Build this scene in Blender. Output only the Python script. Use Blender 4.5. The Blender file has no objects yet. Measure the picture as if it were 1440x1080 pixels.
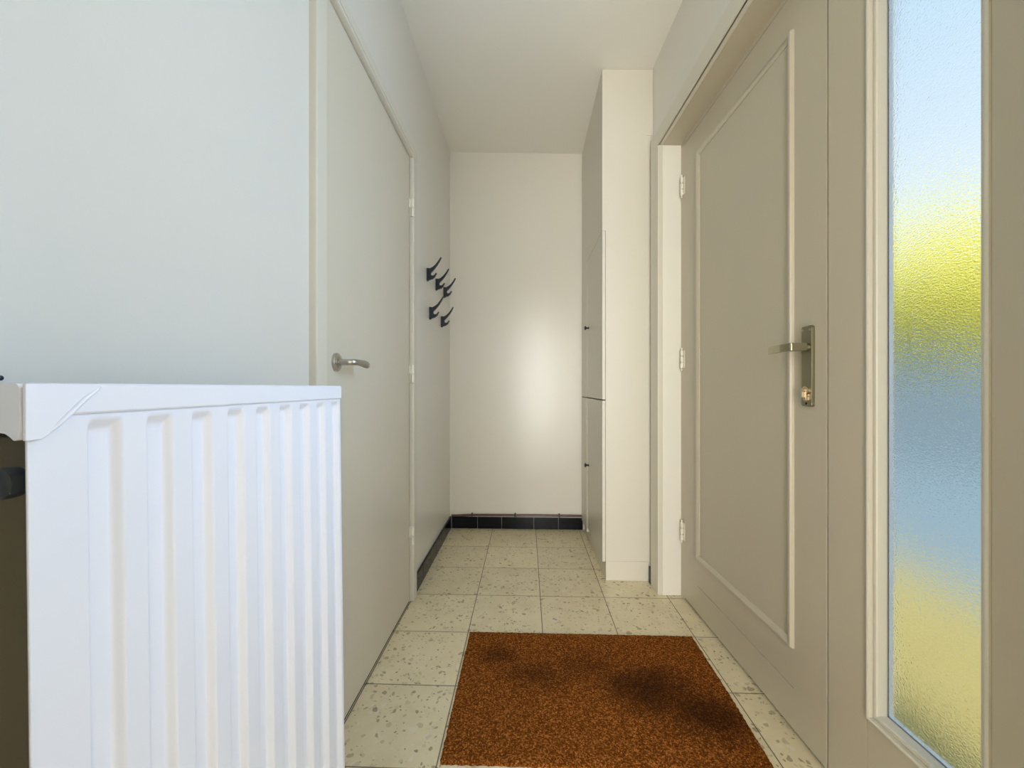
import bpy, bmesh, math, random
from mathutils import Vector, Matrix

sc = bpy.context.scene
COL = sc.collection
random.seed(4)
PI = math.pi

# ------------------------------------------------------------------ materials
def nt(mat):
    mat.use_nodes = True
    n = mat.node_tree.nodes
    n.clear()
    return mat.node_tree

def N(t, kind, **kw):
    n = t.nodes.new(kind)
    for k, v in kw.items():
        if k.startswith('i_'):
            key = k[2:]
            key = int(key) if key.isdigit() else key.replace('_', ' ')
            n.inputs[key].default_value = v
        else:
            setattr(n, k, v)
    return n

def L(t, a, ao, b, bi):
    t.links.new(a.outputs[ao], b.inputs[bi])

def M2(t, op, a, b=None, c=None):
    n = t.nodes.new('ShaderNodeMath'); n.operation = op
    for i, v in enumerate((a, b, c)):
        if v is None: continue
        if isinstance(v, (int, float)): n.inputs[i].default_value = v
        else: t.links.new(v, n.inputs[i])
    return n.outputs[0]

def paint(name, col, rough=0.4, spec=0.5, bump=0.03, scale=60.0, mottle=0.02, coat=0.0, stretch=(1, 1, 1)):
    m = bpy.data.materials.new(name)
    t = nt(m)
    out = N(t, 'ShaderNodeOutputMaterial'); b = N(t, 'ShaderNodeBsdfPrincipled')
    L(t, b, 0, out, 0)
    tc = N(t, 'ShaderNodeTexCoord')
    mp = N(t, 'ShaderNodeMapping'); mp.inputs['Scale'].default_value = stretch
    L(t, tc, 'Object', mp, 0)
    n1 = N(t, 'ShaderNodeTexNoise', i_Scale=scale, i_Detail=3.0)
    n2 = N(t, 'ShaderNodeTexNoise', i_Scale=3.0, i_Detail=3.0)
    L(t, mp, 0, n1, 'Vector'); L(t, mp, 0, n2, 'Vector')
    mix = N(t, 'ShaderNodeMix', data_type='RGBA')
    mix.inputs[6].default_value = tuple(c * (1 - mottle) for c in col) + (1,)
    mix.inputs[7].default_value = tuple(min(1, c * (1 + mottle)) for c in col) + (1,)
    L(t, n2, 0, mix, 0)
    t.links.new(mix.outputs[2], b.inputs['Base Color'])
    b.inputs['Roughness'].default_value = rough
    b.inputs['Specular IOR Level'].default_value = spec
    b.inputs['Coat Weight'].default_value = coat
    b.inputs['Coat Roughness'].default_value = 0.3
    if bump:
        bp = N(t, 'ShaderNodeBump', i_Strength=bump, i_Distance=0.01)
        L(t, n1, 0, bp, 'Height'); L(t, bp, 0, b, 'Normal')
    return m

def metal(name, col, rough=0.3):
    m = bpy.data.materials.new(name)
    t = nt(m)
    out = N(t, 'ShaderNodeOutputMaterial'); b = N(t, 'ShaderNodeBsdfPrincipled')
    L(t, b, 0, out, 0)
    tc = N(t, 'ShaderNodeTexCoord'); n1 = N(t, 'ShaderNodeTexNoise', i_Scale=180.0, i_Detail=2.0)
    L(t, tc, 'Object', n1, 'Vector')
    r = N(t, 'ShaderNodeMapRange'); r.inputs[3].default_value = rough * .8; r.inputs[4].default_value = rough * 1.25
    L(t, n1, 0, r, 0); L(t, r, 0, b, 'Roughness')
    b.inputs['Base Color'].default_value = tuple(col) + (1,)
    b.inputs['Metallic'].default_value = 1.0
    return m

MAT = {}
MAT['wall'] = paint('wall_paint', (.70, .675, .61), .34, .5, .05, 45, .012)
MAT['gloss'] = paint('satin_wall_paint', (.695, .665, .585), .27, .55, .05, 14, .012)
MAT['ceil'] = paint('ceiling_paint', (.84, .82, .76), .55, .4, .05, 60, .012)
MAT['wood'] = paint('door_paint_beige', (.53, .475, .365), .36, .5, .03, 40, .012, 0, (6, 6, 1))
MAT['ldoor'] = paint('flush_door_paint', (.63, .575, .465), .36, .5, .03, 40, .012, 0, (6, 6, 1))
MAT['trim'] = paint('trim_paint', (.66, .62, .52), .33, .5, .02, 40, .01)
MAT['jamb'] = paint('jamb_paint_lit', (.80, .765, .68), .33, .5, .02, 40, .01)  # lighter copy of the door paint, the light on the jamb painted in
MAT['cab'] = paint('cabinet_paint', (.66, .62, .53), .36, .5, .03, 50, .012)
MAT['hinge'] = paint('hinge_paint', (.82, .78, .66), .3, .5, .0, 40, .01)
MAT['rad'] = paint('radiator_enamel', (.77, .785, .86), .3, .5, .02, 25, .006)
MAT['radin'] = paint('radiator_inner_shaded', (.14, .115, .07), .6, .3, .05, 60, .1)  # dark brown in place of enamel, shade painted into the inside
MAT['black'] = paint('black_iron', (.010, .013, .018), .38, .5, .03, 200, .1)
MAT['tileblk'] = paint('black_glazed_tile', (.005, .0055, .008), .16, .18, .02, 30, .1)
MAT['copper'] = paint('painted_copper', (.10, .045, .03), .25, .5, .03, 60, .15)
MAT['dark'] = paint('dark_gap', (.02, .017, .012), .8, .2, .0, 40, .05)  # near-black: shade painted into the door gaps, also one screw
MAT['plug'] = paint('dark_grey_plastic', (.035, .04, .045), .5, .4, .0, 40, .05)
MAT['gasket'] = paint('grey_sealant', (.30, .30, .29), .6, .3, .0, 40, .05)
MAT['steel'] = metal('brushed_nickel', (.50, .49, .47), .30)
MAT['brass'] = metal('aged_nickel_plate', (.34, .31, .21), .30)
MAT['cyl'] = metal('brass_cylinder', (.75, .62, .46), .25)
MAT['cable'] = paint('white_cable', (.80, .77, .66), .4)
MAT['bark'] = paint('bark', (.12, .09, .06), .9, .2, .3, 30, .2)
MAT['brick'] = paint('outer_brick', (.35, .20, .14), .9, .2, .3, 30, .2)

# floor: cream marbled composite tiles with thin dark joints
def floor_mat():
    m = bpy.data.materials.new('terrazzo_tiles')
    t = nt(m)
    out = N(t, 'ShaderNodeOutputMaterial'); b = N(t, 'ShaderNodeBsdfPrincipled')
    L(t, b, 0, out, 0)
    tc = N(t, 'ShaderNodeTexCoord')
    sx = N(t, 'ShaderNodeSeparateXYZ'); L(t, tc, 'Object', sx, 0)
    def line(axis, origin, pitch, w):
        a = M2(t, 'DIVIDE', M2(t, 'SUBTRACT', sx.outputs[axis], origin), pitch)
        fr = M2(t, 'FRACT', a)
        d = M2(t, 'MULTIPLY', M2(t, 'MINIMUM', fr, M2(t, 'SUBTRACT', 1.0, fr)), pitch)
        s = N(t, 'ShaderNodeMapRange', interpolation_type='SMOOTHSTEP')
        t.links.new(d, s.inputs[0]); s.inputs[1].default_value = w * .45; s.inputs[2].default_value = w
        s.inputs[3].default_value = 1; s.inputs[4].default_value = 0
        return s.outputs[0], M2(t, 'FLOOR', a)
    lx, cx = line(0, -.2300, .2950, .0024)
    ly, cy = line(1, 1.0310, .2912, .0024)
    joint = M2(t, 'MAXIMUM', lx, ly)
    # per-tile tone
    comb = N(t, 'ShaderNodeCombineXYZ'); t.links.new(cx, comb.inputs[0]); t.links.new(cy, comb.inputs[1])
    wn = N(t, 'ShaderNodeTexWhiteNoise', noise_dimensions='3D'); L(t, comb, 0, wn, 0)
    # chips
    warp = N(t, 'ShaderNodeTexNoise', i_Scale=25.0, i_Detail=2.0); L(t, tc, 'Object', warp, 'Vector')
    wv = N(t, 'ShaderNodeMix', data_type='VECTOR'); wv.inputs[0].default_value = .032
    L(t, tc, 'Object', wv, 4); L(t, warp, 'Color', wv, 5)
    def chips(scale, thr, keep, seedoff):
        mp = N(t, 'ShaderNodeMapping'); mp.inputs['Location'].default_value = (seedoff, seedoff * .7, 0)
        mp.inputs['Scale'].default_value = (1, 1, .01)
        t.links.new(wv.outputs[1], mp.inputs[0])
        v = N(t, 'ShaderNodeTexVoronoi', i_Scale=scale); L(t, mp, 0, v, 'Vector')
        ss = N(t, 'ShaderNodeSeparateColor'); L(t, v, 'Color', ss, 0)
        r = M2(t, 'MULTIPLY', ss.outputs[1], thr)
        inside = N(t, 'ShaderNodeMapRange', interpolation_type='SMOOTHSTEP')
        t.links.new(M2(t, 'SUBTRACT', r, v.outputs['Distance']), inside.inputs[0])
        inside.inputs[1].default_value = 0; inside.inputs[2].default_value = .05
        k = M2(t, 'LESS_THAN', ss.outputs[0], keep)
        return M2(t, 'MULTIPLY', inside.outputs[0], k), ss.outputs[2]
    cl = N(t, 'ShaderNodeTexNoise', i_Scale=9.0, i_Detail=5.0, i_Roughness=.65); L(t, tc, 'Object', cl, 'Vector')
    base = N(t, 'ShaderNodeMix', data_type='RGBA')
    base.inputs[6].default_value = (.62, .525, .325, 1); base.inputs[7].default_value = (.87, .78, .56, 1)
    L(t, cl, 0, base, 0)
    cur = base.outputs[2]
    for (sc_, thr, keep, so, col) in ((50, .48, .50, 3.1, (.76, .71, .60, 1)), (58, .55, .42, 7.7, (.27, .21, .11, 1)),
                                      (44, .40, .34, 1.3, (.36, .29, .165, 1)), (120, .55, .28, 5.9, (.16, .12, .06, 1))):
        msk, rnd = chips(sc_, thr, keep, so)
        mx = N(t, 'ShaderNodeMix', data_type='RGBA')
        t.links.new(M2(t, 'MULTIPLY', msk, M2(t, 'MULTIPLY_ADD', rnd, .5, .22)), mx.inputs[0])
        t.links.new(cur, mx.inputs[6]); mx.inputs[7].default_value = col
        cur = mx.outputs[2]
    tone = N(t, 'ShaderNodeMix', data_type='RGBA', blend_type='MULTIPLY'); tone.inputs[0].default_value = 1
    g = M2(t, 'MULTIPLY_ADD', wn.outputs[0], .10, .93)
    gc = N(t, 'ShaderNodeCombineColor')
    for i in range(3): t.links.new(g, gc.inputs[i])
    t.links.new(cur, tone.inputs[6]); L(t, gc, 0, tone, 7)
    jm = N(t, 'ShaderNodeMix', data_type='RGBA'); t.links.new(M2(t, 'MULTIPLY', joint, .85), jm.inputs[0])
    t.links.new(tone.outputs[2], jm.inputs[6]); jm.inputs[7].default_value = (.09, .06, .03, 1)
    t.links.new(jm.outputs[2], b.inputs['Base Color'])
    b.inputs['Roughness'].default_value = .32
    b.inputs['Specular IOR Level'].default_value = .45
    bp = N(t, 'ShaderNodeBump', i_Strength=.35, i_Distance=.002)
    t.links.new(M2(t, 'MULTIPLY', joint, -1), bp.inputs['Height']); L(t, bp, 0, b, 'Normal')
    return m
MAT['floor'] = floor_mat()

def mat_coir():
    m = bpy.data.materials.new('brown_coir')
    t = nt(m)
    out = N(t, 'ShaderNodeOutputMaterial'); b = N(t, 'ShaderNodeBsdfPrincipled')
    L(t, b, 0, out, 0)
    tc = N(t, 'ShaderNodeTexCoord')
    n1 = N(t, 'ShaderNodeTexNoise', i_Scale=200.0, i_Detail=4.0, i_Roughness=.7); L(t, tc, 'Object', n1, 'Vector')
    n2 = N(t, 'ShaderNodeTexNoise', i_Scale=7.0, i_Detail=5.0, i_Roughness=.6); L(t, tc, 'Object', n2, 'Vector')
    rp = N(t, 'ShaderNodeValToRGB'); e = rp.color_ramp.elements
    e[0].position = .28; e[0].color = (.030, .007, .0004, 1)
    e[1].position = .75; e[1].color = (.74, .28, .07, 1)
    mid = e.new(.5); mid.color = (.165, .047, .004, 1)
    L(t, n1, 0, rp, 0)
    # worn, trodden dirt patches
    def patch(x, y, rx, ry):
        mp = N(t, 'ShaderNodeMapping', vector_type='POINT')
        mp.inputs['Location'].default_value = (-x / rx, -y / ry, 0); mp.inputs['Scale'].default_value = (1 / rx, 1 / ry, 0)
        L(t, tc, 'Object', mp, 0)
        ln = N(t, 'ShaderNodeVectorMath', operation='LENGTH'); L(t, mp, 0, ln, 0)
        d = M2(t, 'ADD', ln.outputs['Value'], M2(t, 'MULTIPLY_ADD', n2.outputs[0], 1.5, -.75))
        r = N(t, 'ShaderNodeMapRange', interpolation_type='SMOOTHSTEP'); t.links.new(d, r.inputs[0])
        r.inputs[1].default_value = 0; r.inputs[2].default_value = 1.5; r.inputs[3].default_value = 1; r.inputs[4].default_value = 0
        return r.outputs[0]
    P = [patch(.395, 1.32, .17, .12), patch(.53, 1.22, .12, .12), patch(-.10, 1.47, .09, .06), patch(.03, 1.37, .12, .08), patch(.20, 1.42, .16, .09)]
    W = [.86, .80, .55, .55, .42]
    tot = None
    for p, w in zip(P, W):
        q = M2(t, 'MULTIPLY', p, w)
        tot = q if tot is None else M2(t, 'MAXIMUM', tot, q)
    st = N(t, 'ShaderNodeMix', data_type='RGBA'); t.links.new(tot, st.inputs[0])
    t.links.new(rp.outputs[0], st.inputs[6]); st.inputs[7].default_value = (.018, .0055, .0008, 1)
    t.links.new(st.outputs[2], b.inputs['Base Color'])
    b.inputs['Roughness'].default_value = .9
    b.inputs['Specular IOR Level'].default_value = .08
    bp = N(t, 'ShaderNodeBump', i_Strength=.8, i_Distance=.004); L(t, n1, 0, bp, 'Height'); L(t, bp, 0, b, 'Normal')
    return m
MAT['coir'] = mat_coir()

def mat_glass():
    m = bpy.data.materials.new('hammered_glass')
    t = nt(m)
    out = N(t, 'ShaderNodeOutputMaterial')
    tc = N(t, 'ShaderNodeTexCoord')
    mp = N(t, 'ShaderNodeMapping'); mp.inputs['Scale'].default_value = (1, .75, 1.0)
    L(t, tc, 'Object', mp, 0)
    n1 = N(t, 'ShaderNodeTexNoise', i_Scale=330.0, i_Detail=1.5, i_Roughness=.5); L(t, mp, 0, n1, 'Vector')
    bp = N(t, 'ShaderNodeBump', i_Strength=.35, i_Distance=.002); L(t, n1, 0, bp, 'Height')
    g = N(t, 'ShaderNodeBsdfGlass', i_Roughness=.06, i_IOR=1.4)
    g.inputs['Color'].default_value = (.97, .985, .98, 1)
    L(t, bp, 0, g, 'Normal')
    L(t, g, 0, out, 0)
    return m
MAT['glass'] = mat_glass()

def mat_noise2(name, c0, c1, scale, rough=.9, p0=.35, p1=.65, bump=.0):
    m = bpy.data.materials.new(name)
    t = nt(m)
    out = N(t, 'ShaderNodeOutputMaterial'); b = N(t, 'ShaderNodeBsdfPrincipled'); L(t, b, 0, out, 0)
    tc = N(t, 'ShaderNodeTexCoord'); n1 = N(t, 'ShaderNodeTexNoise', i_Scale=scale, i_Detail=4.0); L(t, tc, 'Object', n1, 'Vector')
    rp = N(t, 'ShaderNodeValToRGB'); e = rp.color_ramp.elements
    e[0].position = p0; e[0].color = c0 + (1,); e[1].position = p1; e[1].color = c1 + (1,)
    L(t, n1, 0, rp, 0); L(t, rp, 0, b, 'Base Color')
    b.inputs['Roughness'].default_value = rough
    b.inputs['Specular IOR Level'].default_value = .2
    return m
MAT['leaf'] = mat_noise2('yellow_leaves', (.74, .69, .13), (.84, .79, .19), 6)
MAT['lawn'] = mat_noise2('dry_yellow_grass', (.34, .275, .095), (.40, .33, .14), 8)
MAT['drive'] = mat_noise2('grey_paving', (.17, .225, .27), (.20, .265, .31), 3)
MAT['far'] = mat_noise2('far_ground', (.16, .20, .16), (.2, .24, .18), 2)

# ------------------------------------------------------------------ mesh helpers
XF = None   # optional matrix applied to new meshes

class MB:
    def __init__(s): s.bm = bmesh.new()
    def box(s, x0, x1, y0, y1, z0, z1, bev=0.0, seg=2):
        b = bmesh.new()
        r = bmesh.ops.create_cube(b, size=1)
        for v in b.verts:
            v.co = Vector(((x0 + x1) / 2 + v.co.x * (x1 - x0), (y0 + y1) / 2 + v.co.y * (y1 - y0), (z0 + z1) / 2 + v.co.z * (z1 - z0)))
        if bev:
            bmesh.ops.bevel(b, geom=b.edges[:], offset=bev, segments=seg, affect='EDGES', profile=.5)
        s.merge(b); return s
    def merge(s, b, mat=None):
        if mat is not None: bmesh.ops.transform(b, matrix=mat, verts=b.verts)
        me = bpy.data.meshes.new('tmp'); b.to_mesh(me); b.free()
        s.bm.from_mesh(me); bpy.data.meshes.remove(me)
    def prism(s, pts, axis, a0, a1, bev=0.0):
        """closed 2D outline extruded along axis ('x','y','z') from a0 to a1"""
        b = bmesh.new()
        def P(u, v, a):
            return {'x': (a, u, v), 'y': (u, a, v), 'z': (u, v, a)}[axis]
        lo = [b.verts.new(P(u, v, a0)) for u, v in pts]; hi = [b.verts.new(P(u, v, a1)) for u, v in pts]
        n = len(pts)
        b.faces.new(lo[::-1]); b.faces.new(hi)
        for i in range(n): b.faces.new((lo[i], lo[(i + 1) % n], hi[(i + 1) % n], hi[i]))
        bmesh.ops.recalc_face_normals(b, faces=b.faces[:])
        if bev: bmesh.ops.bevel(b, geom=b.edges[:], offset=bev, segments=2, affect='EDGES', profile=.5)
        s.merge(b); return s
    def tube(s, path, r, n=12, cap=True, flat=None):
        """round (or elliptical: flat=(ry,rz) factors) tube through path points; r number or list"""
        path = [Vector(p) for p in path]
        rs = r if isinstance(r, (list, tuple)) else [r] * len(path)
        b = bmesh.new(); rings = []
        ref = Vector((0, 0, 1))
        for i, p in enumerate(path):
            d = (path[min(i + 1, len(path) - 1)] - path[max(i - 1, 0)]).normalized()
            u = d.cross(ref)
            if u.length < 1e-3: u = d.cross(Vector((0, 1, 0)))
            u.normalize(); w = u.cross(d).normalized()
            fu, fw = flat if flat else (1, 1)
            rings.append([b.verts.new(p + rs[i] * (fu * math.cos(2 * PI * k / n) * u + fw * math.sin(2 * PI * k / n) * w)) for k in range(n)])
        for a, c in zip(rings, rings[1:]):
            for k in range(n): b.faces.new((a[k], a[(k + 1) % n], c[(k + 1) % n], c[k]))
        if cap: b.faces.new(rings[0][::-1]); b.faces.new(rings[-1])
        bmesh.ops.recalc_face_normals(b, faces=b.faces[:])
        s.merge(b); return s
    def lathe(s, prof, origin, axis='z', n=24, sx=1.0, sy=1.0):
        """prof: (radius, height) list, revolved about axis through origin"""
        b = bmesh.new(); rings = []
        o = Vector(origin)
        for r, h in prof:
            ring = []
            for k in range(n):
                a = 2 * PI * k / n; u, v = r * math.cos(a) * sx, r * math.sin(a) * sy
                ring.append(b.verts.new(o + Vector({'z': (u, v, h), 'x': (h, u, v), 'y': (u, h, v)}[axis])))
            rings.append(ring)
        for a, c in zip(rings, rings[1:]):
            for k in range(n): b.faces.new((a[k], a[(k + 1) % n], c[(k + 1) % n], c[k]))
        b.faces.new(rings[0][::-1]); b.faces.new(rings[-1])
        bmesh.ops.remove_doubles(b, verts=b.verts[:], dist=1e-6)
        bmesh.ops.recalc_face_normals(b, faces=b.faces[:])
        s.merge(b); return s
    def grid(s, rows):
        """rows: list of equally long point lists"""
        b = bmesh.new()
        V = [[b.verts.new(p) for p in r] for r in rows]
        for r0, r1 in zip(V, V[1:]):
            for i in range(len(r0) - 1): b.faces.new((r0[i], r0[i + 1], r1[i + 1], r1[i]))
        s.merge(b); return s
    def build(s, name, mat, parent=None, smooth=None, origin=None):
        me = bpy.data.meshes.new(name)
        bmesh.ops.recalc_face_normals(s.bm, faces=s.bm.faces[:])
        if XF is not None: bmesh.ops.transform(s.bm, matrix=XF, verts=s.bm.verts)
        if origin is not None: bmesh.ops.translate(s.bm, vec=-Vector(origin), verts=s.bm.verts)
        s.bm.to_mesh(me); s.bm.free()
        me.materials.append(MAT[mat] if isinstance(mat, str) else mat)
        o = bpy.data.objects.new(name, me); COL.objects.link(o)
        if origin is not None: o.location = origin
        if smooth is not None:
            for p in me.polygons: p.use_smooth = True
            me.set_sharp_from_angle(angle=math.radians(smooth))
            wn = o.modifiers.new('weighted', 'WEIGHTED_NORMAL'); wn.keep_sharp = True
        if parent is not None:
            o.parent = parent
            o.matrix_parent_inverse = Matrix.Translation(-Vector(parent.location))
        return o

def tag(o, label, cat, group=None, kind=None):
    o['label'] = label; o['category'] = cat
    if group: o['group'] = group
    if kind: o['kind'] = kind
    return o

def empty(name, loc, label, cat, group=None, kind=None):
    o = bpy.data.objects.new(name, None); o.empty_display_size = .05
    COL.objects.link(o)
    loc = Vector(loc)
    if XF is not None: loc = XF @ loc
    o.location = loc
    return tag(o, label, cat, group, kind)

# ------------------------------------------------------------------ setting
WX = -.528          # left wall face
BY = 2.812          # back wall face
CH = 2.585          # ceiling
RX = .634           # right wall face (local, before the small skew)
# the right-hand wall and the front door in it run about two degrees off the left wall
PIV = Vector((.7213, 1.93, 0))
SKEW = Matrix.Translation(PIV) @ Matrix.Rotation(math.radians(2.04), 4, 'Z') @ Matrix.Translation(-PIV)

m = MB(); m.box(-1.7, .83, -2.6, 3.1, -.12, 0)
tag(m.build('floor', 'floor'), 'cream speckled square tile floor of the hallway', 'floor', kind='structure')
m = MB()
zl, zr = 2.600, 2.556
m.prism([(-1.7, zl), (-.53, zl), (.66, zr + .002), (.90, zr + .002), (.90, 2.80), (-1.7, 2.80)], 'y', -2.6, 3.1)
tag(m.build('ceiling', 'ceil'), 'plain off-white hallway ceiling', 'ceiling', kind='structure')

# left wall with the opening of the flush door
LD0, LD1, LDZ = 1.030, 1.832, 2.008
m = MB()
m.box(WX - .10, WX, -.03, LD0 - .004, 0, 2.70); m.box(WX - .10, WX, LD1 + .004, 3.05, 0, 2.70)
m.box(WX - .10, WX, LD0 - .004, LD1 + .004, LDZ + .004, 2.70)
m.box(WX - .20, WX - .10, -.03, 3.05, 0, 2.70)
tag(m.build('wall_left', 'wall'), 'cream painted hallway wall holding the flush door and black coat hooks', 'wall', kind='structure')
m = MB(); m.box(-.75, 1.0, BY, BY + .2, 0, 2.70)
tag(m.build('wall_back', 'gloss'), 'cream painted end wall of the hallway with a soft window reflection', 'wall', kind='structure')

# right wall (skewed) with the front door opening
XF = SKEW
OY0, OY1, OZ = .515, 1.935, 2.100
m = MB()
m.box(RX, .86, OY1 + .045, 2.03, 0, 2.70); m.box(RX, .86, -.02, OY0 - .045, 0, 2.70)
m.box(RX, .86, OY0 - .045, OY1 + .045, OZ + .045, 2.70)
tag(m.build('wall_right', 'wall'), 'cream painted hallway wall around the front door', 'wall', kind='structure')

XF = None
m = MB(); m.box(.633, .86, 2.028, 3.08, 0, 2.70)
tag(m.build('wall_corner', 'wall'), 'cream wall hidden behind the built-in cabinet', 'wall', kind='structure')
XF = SKEW
# front door frame: jambs, head, mullion, sidelight rails, casing
FX = .7213
WY0, WY1, WZ0, WZ1 = .700, .935, .235, 2.030
m = MB()
m.box(FX + .001, FX + .052, 1.908, OY1 + .002, 0, OZ + .002, .0015); m.box(FX + .001, FX + .052, 1.0475, OY1, 2.083, OZ + .002, .0015)
m.box(RX + .003, .84, OY0 - .045, OY0, 0, OZ + .045, .0015)            # near jamb
m.box(RX + .003, .84, OY0, OY1, OZ, OZ + .045, .0015)                  # head
m.box(FX + .052, .84, 1.9, OY1, .02, OZ)                               # rebate stops
m.box(FX + .052, .84, 1.03, OY1, 2.07, OZ)
m.box(FX + .052, FX + .085, .965, 1.065, .02, OZ)
m.box(FX, FX + .046, WY1, 1.0475, .0, OZ, .0025)                       # mullion
m.box(FX, FX + .046, OY0, WY0, .0, OZ, .0025)                          # near stile
m.box(FX, FX + .046, WY0, WY1, .0, WZ0, .0025)                         # lower panel of the sidelight
m.box(FX, FX + .046, WY0, WY1, WZ1, OZ, .0025)
fr = m.build('trim_1', 'wood', smooth=40)
m = MB(); m.box(RX + .003, .84, OY1, OY1 + .045, 0, OZ + .045, .0015)
tag(m.build('trim_6', 'jamb', smooth=40), 'front door jamb on the hinge side, light painted into its paler colour', 'door jamb', kind='structure')
tag(fr, 'beige wooden frame and mullion around the front door and its sidelight', 'door frame', kind='structure')
m = MB()
cx0, cx1 = RX - .020, RX
cs = [(cx0 + .004, 0)]
m.box(cx0, cx1 + .004, OY1 + .001, OY1 + .100, 0, OZ + .078, .003)
m.box(cx0, cx1 + .004, OY0 - .066, OY0 - .001, 0, OZ + .078, .003)
m.box(cx0, cx1 + .004, OY0 - .001, OY1 + .001, OZ + .001, OZ + .078, .003)
m.box(cx0 - .004, cx1 - .010, OY0, OY1, OZ + .001, OZ + .013, .003)
tag(m.build('trim_2', 'trim', smooth=40), 'beige painted casing on the wall around the front door recess', 'door casing', kind='structure')
m = MB(); m.box(FX + .012, .90, OY0, OY1, -.01, .006)  # dark strip added as painted shade below the leaf
tag(m.build('trim_3', 'dark'), 'dark strip painted as the shade in the gap under the front door', 'gap shade', kind='structure')

# front door
DY0, DY1, DZ0, DZ1 = 1.0515, 1.905, .013, 2.079
door = empty('door_1', (FX + .02, 1.49, 0), 'beige panelled front door with a long handle plate, beside the frosted window', 'door', kind='structure')
m = MB()
gz = .128
# leaf with a fine routed line across the bottom rail
m.prism([(FX, DZ0), (FX, gz - .0016), (FX + .004, gz - .0004), (FX + .004, gz + .0004), (FX, gz + .0016), (FX, DZ1), (FX + .05, DZ1), (FX + .05, DZ0)], 'y', 1.171, 1.7625)
m.box(FX, FX + .05, DY0, 1.171, DZ0, DZ1); m.box(FX, FX + .05, 1.7625, DY1, DZ0, DZ1)
m.build('leaf', 'wood', door)
def ring(mb, y0, y1, z0, z1, prof):
    """mitred rectangular moulding; prof = (inward offset, x) pairs"""
    rows = []
    for (o, x) in prof:
        rows.append([(x, y0 + o, z0 + o), (x, y1 - o, z0 + o), (x, y1 - o, z1 - o), (x, y0 + o, z1 - o), (x, y0 + o, z0 + o)])
    mb.grid(rows)
m = MB()
ring(m, 1.168, 1.765, .240, 1.972, [(0, FX + .001), (.001, FX - .006), (.004, FX - .0105), (.009, FX - .0115), (.014, FX - .0095), (.020, FX - .005), (.024, FX - .003), (.0245, FX + .001)])
m.build('panel_moulding', 'wood', door, smooth=35)
# hinges: knuckled barrels with small finials
for hz in (1.895, 1.100, .310):
    m = MB(); y = 1.9065; x = FX - .0075; hh = .053
    prof = [(.0005, -hh), (.0035, -hh + .001), (.004, -hh + .006), (.0025, -hh + .009), (.0058, -hh + .012)]
    for a, b_ in ((-hh + .012, -.0165), (-.0125, .0125), (.0165, hh - .012)):
        prof += [(.0052, a), (.0064, a + .0012), (.0064, b_ - .0012), (.0052, b_), (.0030, b_ + .0004), (.0030, b_ + .0034)]
    prof += [(.0025, hh - .009), (.004, hh - .006), (.0035, hh - .001), (.0005, hh)]
    m.lathe(prof, (x, y, hz), 'z', 16)
    m.box(FX - .0015, FX + .002, y - .016, y, hz - hh + .013, hz + hh - .013, .0005)
    m.build('hinge', 'hinge', door, smooth=40)
# long handle plate
PY0, PY1, PZ0, PZ1 = 1.0905, 1.1285, .920, 1.133
m = MB()
c = .004
m.prism([(PY0 + c, PZ0), (PY1 - c, PZ0), (PY1, PZ0 + c), (PY1, PZ1 - c), (PY1 - c, PZ1), (PY0 + c, PZ1), (PY0, PZ1 - c), (PY0, PZ0 + c)], 'x', FX - .009, FX + .001, .0012)
plate = m.build('handle_plate', 'brass', door, smooth=40)
m = MB()
ly, lz = 1.1035, 1.0765
lx = FX - .009
m.lathe([(.0095, 0), (.0095, -.003), (.0085, -.0065), (.008, -.012)], (lx, ly, lz), 'x', 20)
lev = m.build('lever', 'brass', plate, smooth=40)
m = MB()
# square neck standing off the plate, then the flat grip turning along the door
h = .0105
m.prism([(lx - .009, ly - .010), (lx - .0495, ly - .010), (lx - .0535, ly - .006), (lx - .0515, ly + .035), (lx - .044, ly + .075), (lx - .036, ly + .112), (lx - .029, ly + .110),
         (lx - .036, ly + .070), (lx - .0425, ly + .035), (lx - .0435, ly + .010), (lx - .009, ly + .010)], 'z', lz - h, lz + h, .0018)
o = m.build('lever_grip', 'brass', plate, smooth=40)
m = MB()
m.lathe([(.0115, .0), (.0115, -.004), (.010, -.005)], (lx, 1.1095, .9625), 'x', 20)
m.box(lx - .006, lx, 1.1045, 1.1145, .936, .9625, .001)
cyl = m.build('lock_cylinder', 'cyl', plate, smooth=40)
m = MB()
m.box(lx - .013, lx - .004, 1.1070, 1.1120, .943, .966, .0015)
m.lathe([(.0055, 0), (.0055, -.008), (.003, -.010)], (lx - .003, 1.1095, .9625), 'x', 16)
m.build('thumb_turn', 'cyl', plate, smooth=40)
for (sy, sz) in ((1.0965, 1.1225), (1.1225, 1.1225), (1.1095, .9275)):
    m = MB(); m.lathe([(.0032, .001), (.0032, -.0006), (.002, -.0012)], (lx, sy, sz), 'x', 12)
    m.build('screw', 'steel' if sz > 1 else 'dark', plate, smooth=40)

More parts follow.
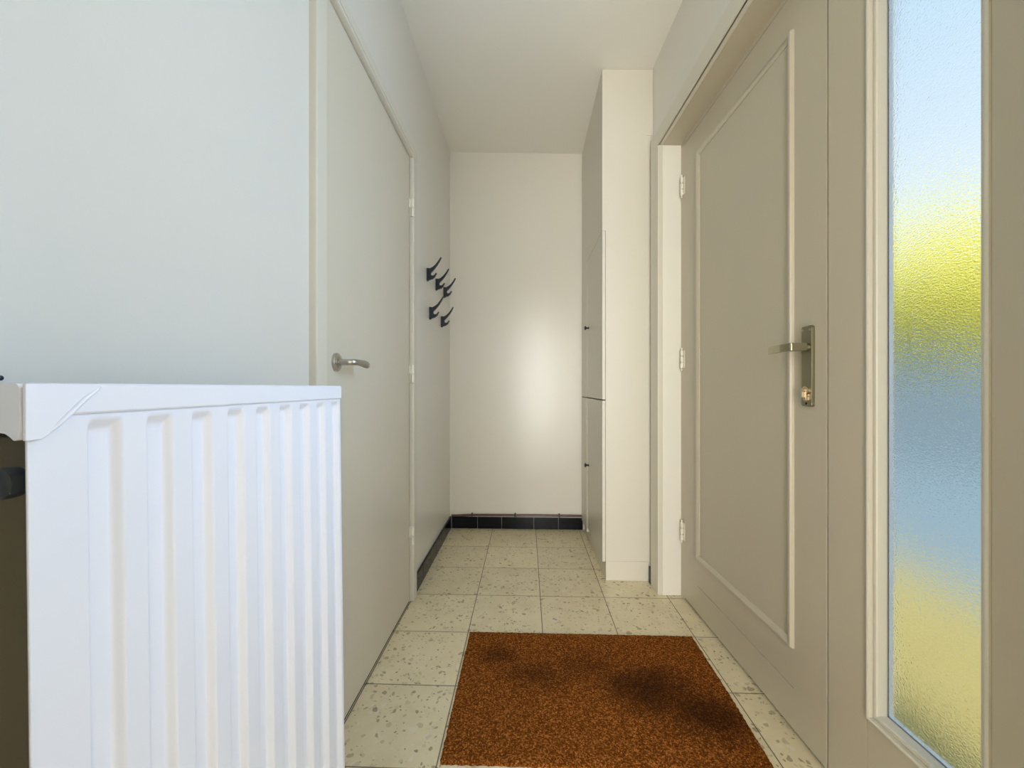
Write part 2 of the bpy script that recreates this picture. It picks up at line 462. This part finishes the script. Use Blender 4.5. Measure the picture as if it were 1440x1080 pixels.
# sidelight window: beads and hammered glass
win = empty('window_1', (FX + .02, .82, WZ0), 'narrow frosted glass sidelight window next to the front door', 'window', kind='structure')
def bead(name, mat, prof, parent):
    m = MB(); ring(m, WY0, WY1, WZ0, WZ1, prof); return m.build(name, mat, parent, smooth=40)
bead('outer_bead', 'trim', [(0, FX + .004), (.0005, FX - .003), (.003, FX - .005), (.006, FX - .005), (.0085, FX - .003), (.009, FX + .006), (.0195, FX + .007)], win)
bead('glazing_bead', 'trim', [(.0105, FX + .010), (.0105, FX + .0055), (.012, FX + .004), (.0175, FX + .004), (.019, FX + .0055), (.020, FX + .008), (.020, FX + .0262)], win)
m = MB()
ring(m, WY0 - .002, WY1 + .002, WZ0 - .002, WZ1 + .002, [(.0195, FX + .0262), (.0225, FX + .0262), (.0225, FX + .0285)])
m.build('gasket', 'gasket', win)
m = MB(); m.box(FX + .0285, FX + .0325, WY0 + .014, WY1 - .014, WZ0 + .014, WZ1 - .014)
m.build('pane', 'glass', win)
m = MB()
ring(m, WY0, WY1, WZ0, WZ1, [(.0, FX + .047), (.016, FX + .046), (.020, FX + .0325)])
m.build('outer_reveal', 'rad', win)
XF = None

# wall behind the camera, with the open doorway the photo is taken from, and the room beyond with its window
m = MB()
m.box(-1.7, -.08, -.16, -.04, 0, 2.70); m.box(.52, .86, -.16, -.04, 0, 2.70); m.box(-.08, .52, -.16, -.04, 2.20, 2.70)
tag(m.build('wall_near', 'wall'), 'cream wall with the open doorway at the near end', 'wall', kind='structure')
m = MB()
m.box(-1.7, -1.5, -2.6, -.16, 0, 2.7); m.box(.70, .86, -2.6, -.16, 0, 2.7)
m.box(-1.5, -.60, -2.6, -2.4, 0, 2.7); m.box(.62, .70, -2.6, -2.4, 0, 2.7)
m.box(-.60, .62, -2.6, -2.4, 2.2, 2.7)
tag(m.build('wall_rear', 'wall'), 'cream walls of the room behind the doorway', 'wall', kind='structure')
m = MB()
for (a, b_) in ((-.60, -.55), (.57, .62), (-.02, .03)): m.box(a, b_, -2.54, -2.48, 0, 2.2, .004)
m.box(-.55, .57, -2.54, -2.48, 0, .06, .004); m.box(-.55, .57, -2.54, -2.48, 2.14, 2.2, .004)
w2 = m.build('window_2', 'rad', smooth=40)
tag(w2, 'tall white glazed garden door in the room behind', 'window', kind='structure')

# skirting
m = MB()
sx1 = WX + .012
y = 1.887
while y < BY - .02:
    e = min(y + .148, BY - .001)
    m.box(WX, sx1, y + .0008, e - .0008, .001, .082, .0015); y += .148
y = -.04
while y < .97:
    e = min(y + .148, .974)
    m.box(WX, sx1, y + .0008, e - .0008, .001, .082, .0015); y += .148
tag(m.build('baseboard_left', 'tileblk', smooth=40), 'black glazed tile skirting under the coat hooks', 'skirting', kind='structure')
m = MB()
xs = [-.514, -.335, -.168, .052, .22, .386]
for a, b_ in zip(xs, xs[1:]): m.box(a + .001, b_ - .001, BY - .012, BY, .001, .080, .0015)
tag(m.build('baseboard_back', 'tileblk', smooth=40), 'black glazed tile skirting along the end wall', 'skirting', kind='structure')
XF = SKEW
m = MB(); m.box(RX - .0205, RX, OY1 + .101, 2.0615, .001, .082, .0015)
XF_keep = XF
tag(m.build('baseboard_right', 'tileblk', smooth=40), 'short black skirting end between the cabinet and the front door casing', 'skirting', kind='structure')
XF = None

# thin brown pipe lying on the back skirting
pipe = empty('heating_pipe', (-.06, BY - .010, .088), 'thin brown pipe with three clips along the end wall skirting', 'pipe')
m = MB()
m.tube([(-.515, BY - .012, .0885), (-.46, BY - .012, .0890), (-.40, BY - .012, .093), (-.30, BY - .011, .0945), (.10, BY - .011, .095), (.378, BY - .011, .095)], .0078, 12)
m.build('tube', 'copper', pipe, smooth=60)
for x in (-.372, -.075, .225):
    m = MB(); m.box(x - .006, x + .006, BY - .0205, BY, .086, .1045, .002)
    m.lathe([(.004, .0), (.004, .006), (.002, .008)], (x, BY - .006, .102), 'z', 10)
    m.build('clip', 'black', pipe, smooth=40)

# left flush door
ld = empty('door_2', (WX - .02, 1.43, 0), 'plain flush beige interior door with a nickel lever, behind the radiator', 'door', kind='structure')
m = MB(); m.box(WX - .042, WX + .002, LD0, LD1 - .010, .010, LDZ, .0012)
m.build('leaf', 'ldoor', ld, smooth=40)
for hz in (1.782, 1.032, .300):
    h = empty  # three painted pin hinges
    m = MB()
    m.lathe([(.006, -.040), (.0075, -.039), (.0075, -.0015), (.0065, -.001)], (WX + .014, LD1 + .002, hz), 'z', 16)
    m.lathe([(.0065, .001), (.0075, .0015), (.0075, .039), (.006, .040)], (WX + .014, LD1 + .002, hz), 'z', 16)
    m.box(WX + .002, WX + .0045, LD1 - .014, LD1 + .002, hz + .002, hz + .038, .0005)
    m.box(WX + .0005, WX + .012, LD1 - .0005, LD1 + .0035, hz - .04, hz + .04)
    m.build('hinge', 'hinge', ld, smooth=40)
m = MB()
hy, hz = 1.112, 1.040; hx = WX + .002
m.lathe([(.0255, 0), (.0255, .005), (.024, .0075), (.018, .009), (.013, .0095), (.0125, .012)], (hx, hy, hz), 'x', 32)
rose = m.build('rose', 'steel', ld, smooth=35)
m = MB()
pth = [(hx + .008, hy, hz), (hx + .030, hy, hz), (hx + .040, hy + .002, hz), (hx + .0475, hy + .009, hz + .0005), (hx + .050, hy + .022, hz + .001), (hx + .050, hy + .04, hz + .001)]
m.tube(pth, [.0085, .0085, .009, .009, .0088, .0085], 16)
m.tube([(hx + .050, hy + .036, hz + .001), (hx + .0505, hy + .052, hz), (hx + .0515, hy + .072, hz - .0015), (hx + .0525, hy + .090, hz - .003), (hx + .053, hy + .099, hz - .0035), (hx + .0532, hy + .102, hz - .0037)],
       [.0088, .0098, .0106, .0105, .0085, .004], 16, True, (.62, 1.0))
m.build('lever', 'steel', rose, smooth=50)
# casing: rounded architrave round the flush door
m = MB()
def arch(y0, y1):
    p = WX + .021
    return [(WX, y0), (p - .006, y0), (p - .002, y0 + .002), (p, y0 + .006), (p, y1 - .006), (p - .002, y1 - .002), (p - .006, y1), (WX, y1)]
m.prism(arch(.976, 1.030), 'z', 0, LDZ + .003); m.prism(arch(1.834, 1.887), 'z', .003, LDZ + .003)
zt = LDZ + .003
pp = WX + .021
m.prism([(WX, zt), (pp - .006, zt), (pp - .002, zt + .002), (pp, zt + .006), (pp, zt + .047), (pp - .002, zt + .051), (pp - .006, zt + .053), (WX, zt + .053)], 'y', .976, 1.887)
m.box(WX, pp + .003, LD0 - .008, LD1 + .006, zt + .008, zt + .016, .0025)
tag(m.build('trim_4', 'trim', smooth=30), 'beige rounded architrave around the flush interior door', 'door casing', kind='structure')
m = MB(); m.box(WX - .09, WX - .001, LD0 + .001, LD1 - .001, .0003, .003)  # near-black sheet standing in for the shade under the leaf
tag(m.build('trim_5', 'dark'), 'dark strip painted as the shade in the gap under the flush interior door', 'gap shade', kind='structure')

# ------------------------------------------------------------------ radiator
RXF = -.360; RY0, RY1 = .2823, .7785; RZ0, RZ1 = .115, .9735
rad = empty('radiator', (-.43, .53, RZ0), 'white ribbed panel radiator on the wall in the left foreground', 'radiator')
P0, PITCH, DEP = .3228, .0523, .0080
def sstep(a, b_, x):
    u = max(0, min(1, (x - a) / (b_ - a))); return u * u * (3 - 2 * u)
def rib(y):
    if y < P0: return 0.0
    u = (y - P0) % PITCH
    return DEP * (sstep(0, .0055, u) - sstep(.0235, .0310, u))
def lean(z): return .013 * (RZ1 - z)
ys = [RY0 + (RY1 - RY0) * i / 496 for i in range(497)]
zs = [RZ0, RZ0 + .02, RZ0 + .026, RZ0 + .030, RZ0 + .034, RZ0 + .04, .3, .5, .7, .9, .930, .9335, .936, .938, .940, .942, .944, .946, .9485]
def zf(z):
    return sstep(RZ0 + .02, RZ0 + .04, z) * (1 - sstep(.933, .945, z))
m = MB()
m.grid([[(RXF - rib(y) * zf(z) + lean(z), y, z) for y in ys] for z in zs])
fp = m.build('front_panel', 'rad', rad, smooth=50)
fp.modifiers.clear()
sol = fp.modifiers.new('sheet', 'SOLIDIFY'); sol.thickness = .0016; sol.offset = -1 if sum(p.normal.x for p in fp.data.polygons) > 0 else 1
m = MB()
# the smooth top band
bz0, bz1 = .9485, RZ1
xf = RXF + .0030
bp_ = [(xf - .018, bz0), (xf - .0015, bz0), (xf, bz0 + .0018), (xf, bz1 - .003), (xf - .001, bz1 - .001), (xf - .003, bz1), (xf - .018, bz1)]
m.prism(bp_, 'y', RY0 + .001, RY1, .0006)
m.build('top_band', 'rad', rad, smooth=40)
m = MB()
m.box(-.470, -.458, RY0 + .004, RY1 - .002, RZ0, .955, .003)
m.build('rear_panel', 'radin', rad, smooth=40)
# folded convector sheet between the panels
m = MB()
pts = []
y = RY0 + .030; k = 0
while y < RY1 - .03:
    xx0, xx1 = -.377, -.450
    pts += [(xx0 if k % 2 else xx1, y), (xx1 if k % 2 else xx0, y + .002)]; y += .012; k += 1
m.grid([[(p[0], p[1], RZ0 + .03) for p in pts], [(p[0], p[1], .930) for p in pts]])
m.build('convector_fins', 'radin', rad)
# top grille: a frame with cross bars
m = MB()
m.box(-.470, -.460, RY0 + .003, RY1 - .003, .965, .9725, .001)
y = RY0 + .02
while y < RY1 - .01:
    m.box(-.462, -.376, y, y + .006, .967, .9715); y += .016
m.build('top_grille', 'rad', rad)
# end cover on the near end, wavy below, and the flap folded round the corner
m = MB()
out = [(-.474, RZ1 - .0005), (-.362, RZ1 - .0005), (-.3595, RZ1 - .004), (-.359, .940), (-.3605, .9330), (-.364, .9318), (-.367, .9345), (-.3705, .9368), (-.376, .9378), (-.386, .937), (-.40, .939), (-.43, .936), (-.474, .938)]
m.prism(out, 'y', RY0 - .0045, RY0 + .0005, .0008)
cap = m.build('end_cover', 'rad', rad, smooth=40)
m = MB()
x0 = RXF + .0028
flap = [(RY0 - .0040, RZ1 - .0006), (.3285, RZ1 - .0006), (.3310, RZ1 - .0025), (.3290, RZ1 - .0055), (.3180, .9600), (.3080, .9500), (.2990, .9410), (.2925, .9345), (.2880, .9318), (RY0 - .0040, .9318)]
m.prism(flap, 'x', x0 - .001, x0 + .0018, .0008)
m.tube([(x0 + .0012, .3285, RZ1 - .004), (x0 + .0016, .3175, .9610), (x0 + .0016, .3075, .9508), (x0 + .0012, .2985, .9418), (x0 + .0004, .2915, .9350)], [.0014, .0021, .0021, .0019, .0010], 10)
m.build('corner_flap', 'rad', cap, smooth=45)
m = MB()
m.lathe([(.0115, .004), (.012, -.003), (.0112, -.007), (.008, -.0095), (.001, -.0105)], (-.3860, RY0 + .010, .8990), 'y', 24)
m.build('bleed_plug', 'plug', rad, smooth=40)
for y in (.36, .70):
    m = MB(); m.box(WX, -.4695, y - .015, y + .015, .30, .34, .001); m.box(WX, WX + .003, y - .02, y + .02, .25, .92, .001)
    m.box(WX, -.4695, y - .015, y + .015, .86, .90, .001)
    m.build('wall_bracket', 'rad', rad)

# tiny dark screw in the wall over the radiator
m = MB()
m.lathe([(.0030, .0), (.0030, .001), (.0016, .0015), (.0016, .004), (.0026, .0045), (.0026, .006), (.001, .0066)], (WX, .3885, .9795), 'x', 12)
tag(m.build('wall_screw', 'black', smooth=40), 'tiny dark screw in the wall just above the radiator top', 'screw')

# ------------------------------------------------------------------ cabinet
CX, CXR = .398, .6325
CY0, CY1 = 2.066, BY - .002
CZ = 2.556
cab = empty('storage_cabinet', (.51, 2.44, 0), 'tall cream built-in cabinet in the back right corner, reaching the ceiling', 'cabinet')
m = MB()
ct = lambda x: 2.600 - .042 * (x + .53) / 1.19 - .001
fx = CX - .0165
m.prism([(CX, .100), (CXR, .100), (CXR, ct(CXR)), (fx, ct(fx)), (fx, 1.757), (CX, 1.757)], 'y', CY0, CY0 + .018)   # side panel
m.box(CX + .003, CXR, CY0 + .018, CY1, .060, .100)                # bottom
m.box(CX + .045, CXR, CY0 + .018, CY1, .890, .908)                # shelf
m.box(CX + .003, CXR, CY0 + .018, CY1, 1.735, 1.757)              # top board
m.box(CXR - .010, CXR, CY0 + .018, CY1, .10, 1.735)               # back board
m.build('carcass', 'cab', cab)
m = MB()
m.prism([(fx, 1.7585), (CX, 1.7585), (CX, ct(CX)), (fx, ct(fx))], 'y', CY0 + .018, CY1)
m.build('upper_front', 'cab', cab)
m = MB(); m.box(CX + .002, CXR - .004, CY0 + .002, CY1, .001, .0985, .0008)
m.build('plinth', 'cab', cab)
SY = 2.561
def cdoor(y0, y1, z0, z1, dx=0.0):
    m = MB(); m.box(CX - .0165 - dx, CX - .0015, y0, y1, z0, z1, .0012)
    return m.build('door', 'cab', cab, smooth=40)
dA = cdoor(CY0 - .001, SY - .0015, .097, .9045)
dB = cdoor(SY + .0015, CY1, .070, .9045, .0030)
dC = cdoor(CY0 - .001, SY - .0015, .9100, 1.7560)
dD = cdoor(SY + .0015, CY1, .9100, 1.7560, .0015)
m = MB()
kx = CX - .0165
KP = [(.0075, 0), (.0075, -.002), (.0045, -.004), (.0042, -.011), (.0062, -.014), (.0125, -.019), (.0130, -.0215), (.0115, -.0245), (.006, -.0265), (.001, -.027)]
m.lathe(KP, (0, 0, 0), 'x', 24)
kn = m.build('knob', 'black', None, smooth=40)
def setk(o, par, y, z):
    o.parent = par; o.matrix_parent_inverse = Matrix.Identity(4)
    o.location = Vector((kx, y, z)) - Vector(cab.location)
# doors keep their meshes in cabinet space: parent offsets are the cabinet location
setk(kn, dC, 2.512, 1.3335)
k2 = kn.copy(); COL.objects.link(k2); setk(k2, dA, 2.512, .496)
for d, o, z in ((dC, kn, 1.3335), (dA, k2, .496)):
    o.matrix_parent_inverse = Matrix.Translation(-Vector(cab.location)); o.location = (kx, 2.512, z)
    # the door itself sits at the origin offset of its own parent inverse
    o.matrix_parent_inverse = Matrix.Identity(4)

# ------------------------------------------------------------------ coat hooks
def hook_root(y, z, label):
    return empty('coat_hook', (WX, y, z), label, 'coat hook', 'black coat hooks on the left wall')
hk = hook_root(2.160, 1.571, 'black iron coat hook in the upper row, the one closest to the flush door')
m = MB()
outl = [(.0, .033), (.0, -.034), (.006, -.034), (.012, -.029), (.030, -.0235), (.042, -.0145), (.050, .000), (.0535, .006), (.0515, .0085), (.0475, .007), (.042, -.001), (.034, -.0065),
        (.026, -.0055), (.021, .000), (.0215, .009), (.029, .0165), (.041, .0295), (.055, .0475), (.067, .067), (.0775, .0875), (.0775, .0905), (.0735, .0915), (.060, .0705), (.046, .0525), (.031, .040), (.016, .032), (.009, .034)]
m.prism(outl, 'y', -.0065, .0065, .0012)
o = m.build('prongs', 'black', None, smooth=35); o.parent = hk
m = MB(); m.box(0, .004, -.011, .011, -.034, .034, .0015)
o = m.build('back_plate', 'black', None, smooth=35); o.parent = hk
for zz in (.022, -.022):
    m = MB(); m.lathe([(.0035, .0035), (.0035, .0046), (.002, .0056)], (0, -.0085 if zz > 0 else .0085, zz), 'x', 10)
    o = m.build('screw', 'black', None, smooth=35); o.parent = hk
for (y, z, lab) in ((2.374, 1.572, 'black iron coat hook in the upper row, the middle one of three'),
                    (2.600, 1.578, 'black iron coat hook in the upper row, the one closest to the end wall'),
                    (2.218, 1.376, 'black iron coat hook in the lower row, the one closest to the flush door'),
                    (2.522, 1.378, 'black iron coat hook in the lower row, the one closest to the end wall')):
    r = hk.copy(); COL.objects.link(r); r.location = (WX, y, z); r['label'] = lab
    for ch in hk.children:
        cc = ch.copy(); COL.objects.link(cc); cc.parent = r

# short cable end in the corner over the front door
m = MB()
m.tube([(.596, CY0 - .004, 2.231), (.612, CY0 - .004, 2.230), (.626, CY0 - .005, 2.231)], .0016, 8)
m.tube([(.6265, CY0 - .006, 2.245), (.627, CY0 - .006, 2.225), (.6272, CY0 - .007, 2.20), (.6265, CY0 - .007, 2.175), (.6262, CY0 - .007, 2.158)], .0026, 8)
tag(m.build('cable_end', 'cable', smooth=50), 'short loose cream cable end beside the cabinet, above the front door casing', 'cable')

# ------------------------------------------------------------------ door mat
m = MB()
random.seed(2)
MX0, MX1, MY0, MY1 = -.222, .642, 1.044, 1.610
nx, ny = 150, 100
def mz(i, j):
    e = min(i, nx - i, j, ny - j)
    return (.0072 if e > 0 else .0045) + random.uniform(-.0009, .0009)
rows = []
for j in range(ny + 1):
    row = []
    for i in range(nx + 1):
        x = MX0 + (MX1 - MX0) * i / nx; y = MY0 + (MY1 - MY0) * j / ny
        if j in (0, ny): y += random.uniform(-.0014, .0014)
        if i in (0, nx): x += random.uniform(-.0012, .0012)
        x += -.014 * ((MY1 - y) / .57) ** 2 * (i / nx)
        row.append((x, y, mz(i, j)))
    rows.append(row)
m.grid(rows)
pile = rows
def skirt(edge):
    m.grid([edge, [(p[0], p[1], .0005) for p in edge]])
skirt(rows[0]); skirt(rows[-1]); skirt([r[0] for r in rows]); skirt([r[-1] for r in rows])
mat_o = m.build('doormat', 'coir', smooth=60)
tag(mat_o, 'brown coir doormat with dark worn patches on the tile floor', 'doormat')

# ------------------------------------------------------------------ outside, seen through the frosted pane
m = MB(); m.box(.86, 40, -25, 40, -.30, -.16)
tag(m.build('ground', 'drive'), 'grey paving outside the frosted window', 'ground', kind='structure')
m = MB(); m.box(.90, 2.40, -2, 9, -.16, -.13, .01)
tag(m.build('lawn', 'lawn'), 'yellow dry grass strip under the frosted window', 'lawn', kind='structure')
def bush(x, y, r, h, label, seed):
    rnd = random.Random(seed)
    e = empty('garden_bush', (x, y, -.16), label, 'bush', 'yellow bushes outside')
    m = MB()
    for k in range(5):
        a = rnd.uniform(0, 2 * PI); m.tube([(x, y, -.16), (x + .3 * r * math.cos(a), y + .3 * r * math.sin(a), h * .5), (x + .6 * r * math.cos(a), y + .6 * r * math.sin(a), h * .8)], [.05, .035, .015], 8)
    m.build('stem', 'bark', e)
    b = bmesh.new()
    cz = h * .58
    for k in range(5200):
        u = rnd.uniform(-1, 1); a = rnd.uniform(0, 2 * PI); q = math.sqrt(1 - u * u); rr = rnd.uniform(.55, 1.0) * (1 + .12 * math.sin(3 * a + seed) + .1 * math.sin(5 * u + seed))
        c = Vector((x + r * rr * q * math.cos(a), y + r * rr * q * math.sin(a), cz + h * .46 * rr * u))
        d1 = Vector((rnd.gauss(0, 1), rnd.gauss(0, 1), rnd.gauss(0, 1))).normalized(); d2 = d1.orthogonal().normalized()
        l, w = .16, .09
        vs = [b.verts.new(c + d1 * l), b.verts.new(c + d2 * w), b.verts.new(c - d1 * l), b.verts.new(c - d2 * w)]
        b.faces.new(vs)
    core = bmesh.ops.create_icosphere(b, subdivisions=4, radius=1)
    for v in core['verts']:
        n = v.co.copy(); f_ = .80 * (1 + .10 * math.sin(4 * n.x + 5 * n.y + seed) + .08 * math.sin(9 * n.z + 6 * n.y))
        v.co = Vector((x + r * f_ * n.x, y + r * f_ * n.y, cz + h * .46 * f_ * n.z))
    me = bpy.data.meshes.new('foliage'); b.to_mesh(me); b.free(); me.materials.append(MAT['leaf'])
    o = bpy.data.objects.new('foliage', me); COL.objects.link(o); o.parent = e; o.matrix_parent_inverse = Matrix.Translation(-Vector(e.location))
    return e
bush(7.7, 7.9, 1.7, 4.1, 'yellow-green bush just behind the grey garden wall, seen through the frosted glass', 1)
bush(11.6, 10.2, 1.7, 4.6, 'taller yellow-green bush standing farther off behind the first one, outside the frosted glass', 2)
m = MB()
b = bmesh.new(); wall_c = Matrix.Translation((6.4, 6.4, .6)) @ Matrix.Rotation(math.radians(-45), 4, 'Z')
bmesh.ops.create_cube(b, size=1); bmesh.ops.transform(b, matrix=wall_c @ Matrix.Diagonal((9, .2, 1.55, 1)), verts=b.verts)
m.merge(b)
tag(m.build('garden_wall', 'drive'), 'low blue-grey garden wall in front of the bushes, behind the frosted glass', 'garden wall')

# ------------------------------------------------------------------ light
w = bpy.data.worlds.new('sky'); sc.world = w; w.use_nodes = True
t = w.node_tree; t.nodes.clear()
wo = N(t, 'ShaderNodeOutputWorld'); bg = N(t, 'ShaderNodeBackground')
tc = N(t, 'ShaderNodeTexCoord'); sp = N(t, 'ShaderNodeSeparateXYZ'); L(t, tc, 'Generated', sp, 0)
rp = N(t, 'ShaderNodeValToRGB'); e = rp.color_ramp.elements
e[0].position = 0.0; e[0].color = (.86, .92, .98, 1); e[1].position = .8; e[1].color = (.40, .68, .95, 1)
q = e.new(.28); q.color = (.80, .90, 1.0, 1)
L(t, sp, 2, rp, 0); L(t, rp, 0, bg, 0); L(t, bg, 0, wo, 0)
bg.inputs[1].default_value = .80

def lamp(name, kind, loc, rot, energy, col, **kw):
    l = bpy.data.lights.new(name, kind); l.energy = energy; l.color = col
    for k, v in kw.items(): setattr(l, k, v)
    o = bpy.data.objects.new(name, l); COL.objects.link(o); o.location = loc; o.rotation_euler = rot
    return o
lamp('sun', 'SUN', (0, 0, 8), (math.radians(38), math.radians(-8), 0), 3.8, (1, .95, .85), angle=.01)
# daylight standing in the garden door of the room behind
lamp('garden_door_daylight', 'AREA', (.01, -2.56, 1.12), (math.radians(90), 0, 0), 102, (1.0, .98, .93), shape='RECTANGLE', size=1.15, size_y=2.1)

# added spots inside the pane, standing in for daylight through the frosted sidelight
XF = None
for k in range(6):
    p = SKEW @ Vector((FX - .012, .80, 1.03 + .18 * k))
    lamp('sidelight_fill_spot', 'SPOT', p, (0, math.radians(90), math.radians(2.04)), 6.0, (.45, .68, 1.0), spot_size=math.radians(172), spot_blend=1.0, shadow_soft_size=0.0)

# ------------------------------------------------------------------ camera
cam = bpy.data.cameras.new('camera'); co = bpy.data.objects.new('camera', cam); COL.objects.link(co)
co.location = (0, 0, .97)
co.rotation_euler = (math.radians(90), 0, math.atan(20 / 575.0))
cam.sensor_fit = 'HORIZONTAL'; cam.sensor_width = 36.0; cam.lens = 36.0 * 575 / 1440
cam.shift_y = 5 / 1440.0
cam.clip_start = .02
sc.camera = co

sc.view_settings.view_transform = 'Standard'; sc.view_settings.look = 'None'
sc.view_settings.gamma = 1; sc.view_settings.use_curve_mapping = False
sc.view_settings.exposure = 0.47
sc.cycles.use_denoising = True
sc.cycles.max_bounces = 16; sc.cycles.diffuse_bounces = 8; sc.cycles.transmission_bounces = 8
sc.cycles.caustics_refractive = True; sc.cycles.caustics_reflective = True
sc.cycles.sample_clamp_indirect = 6.0
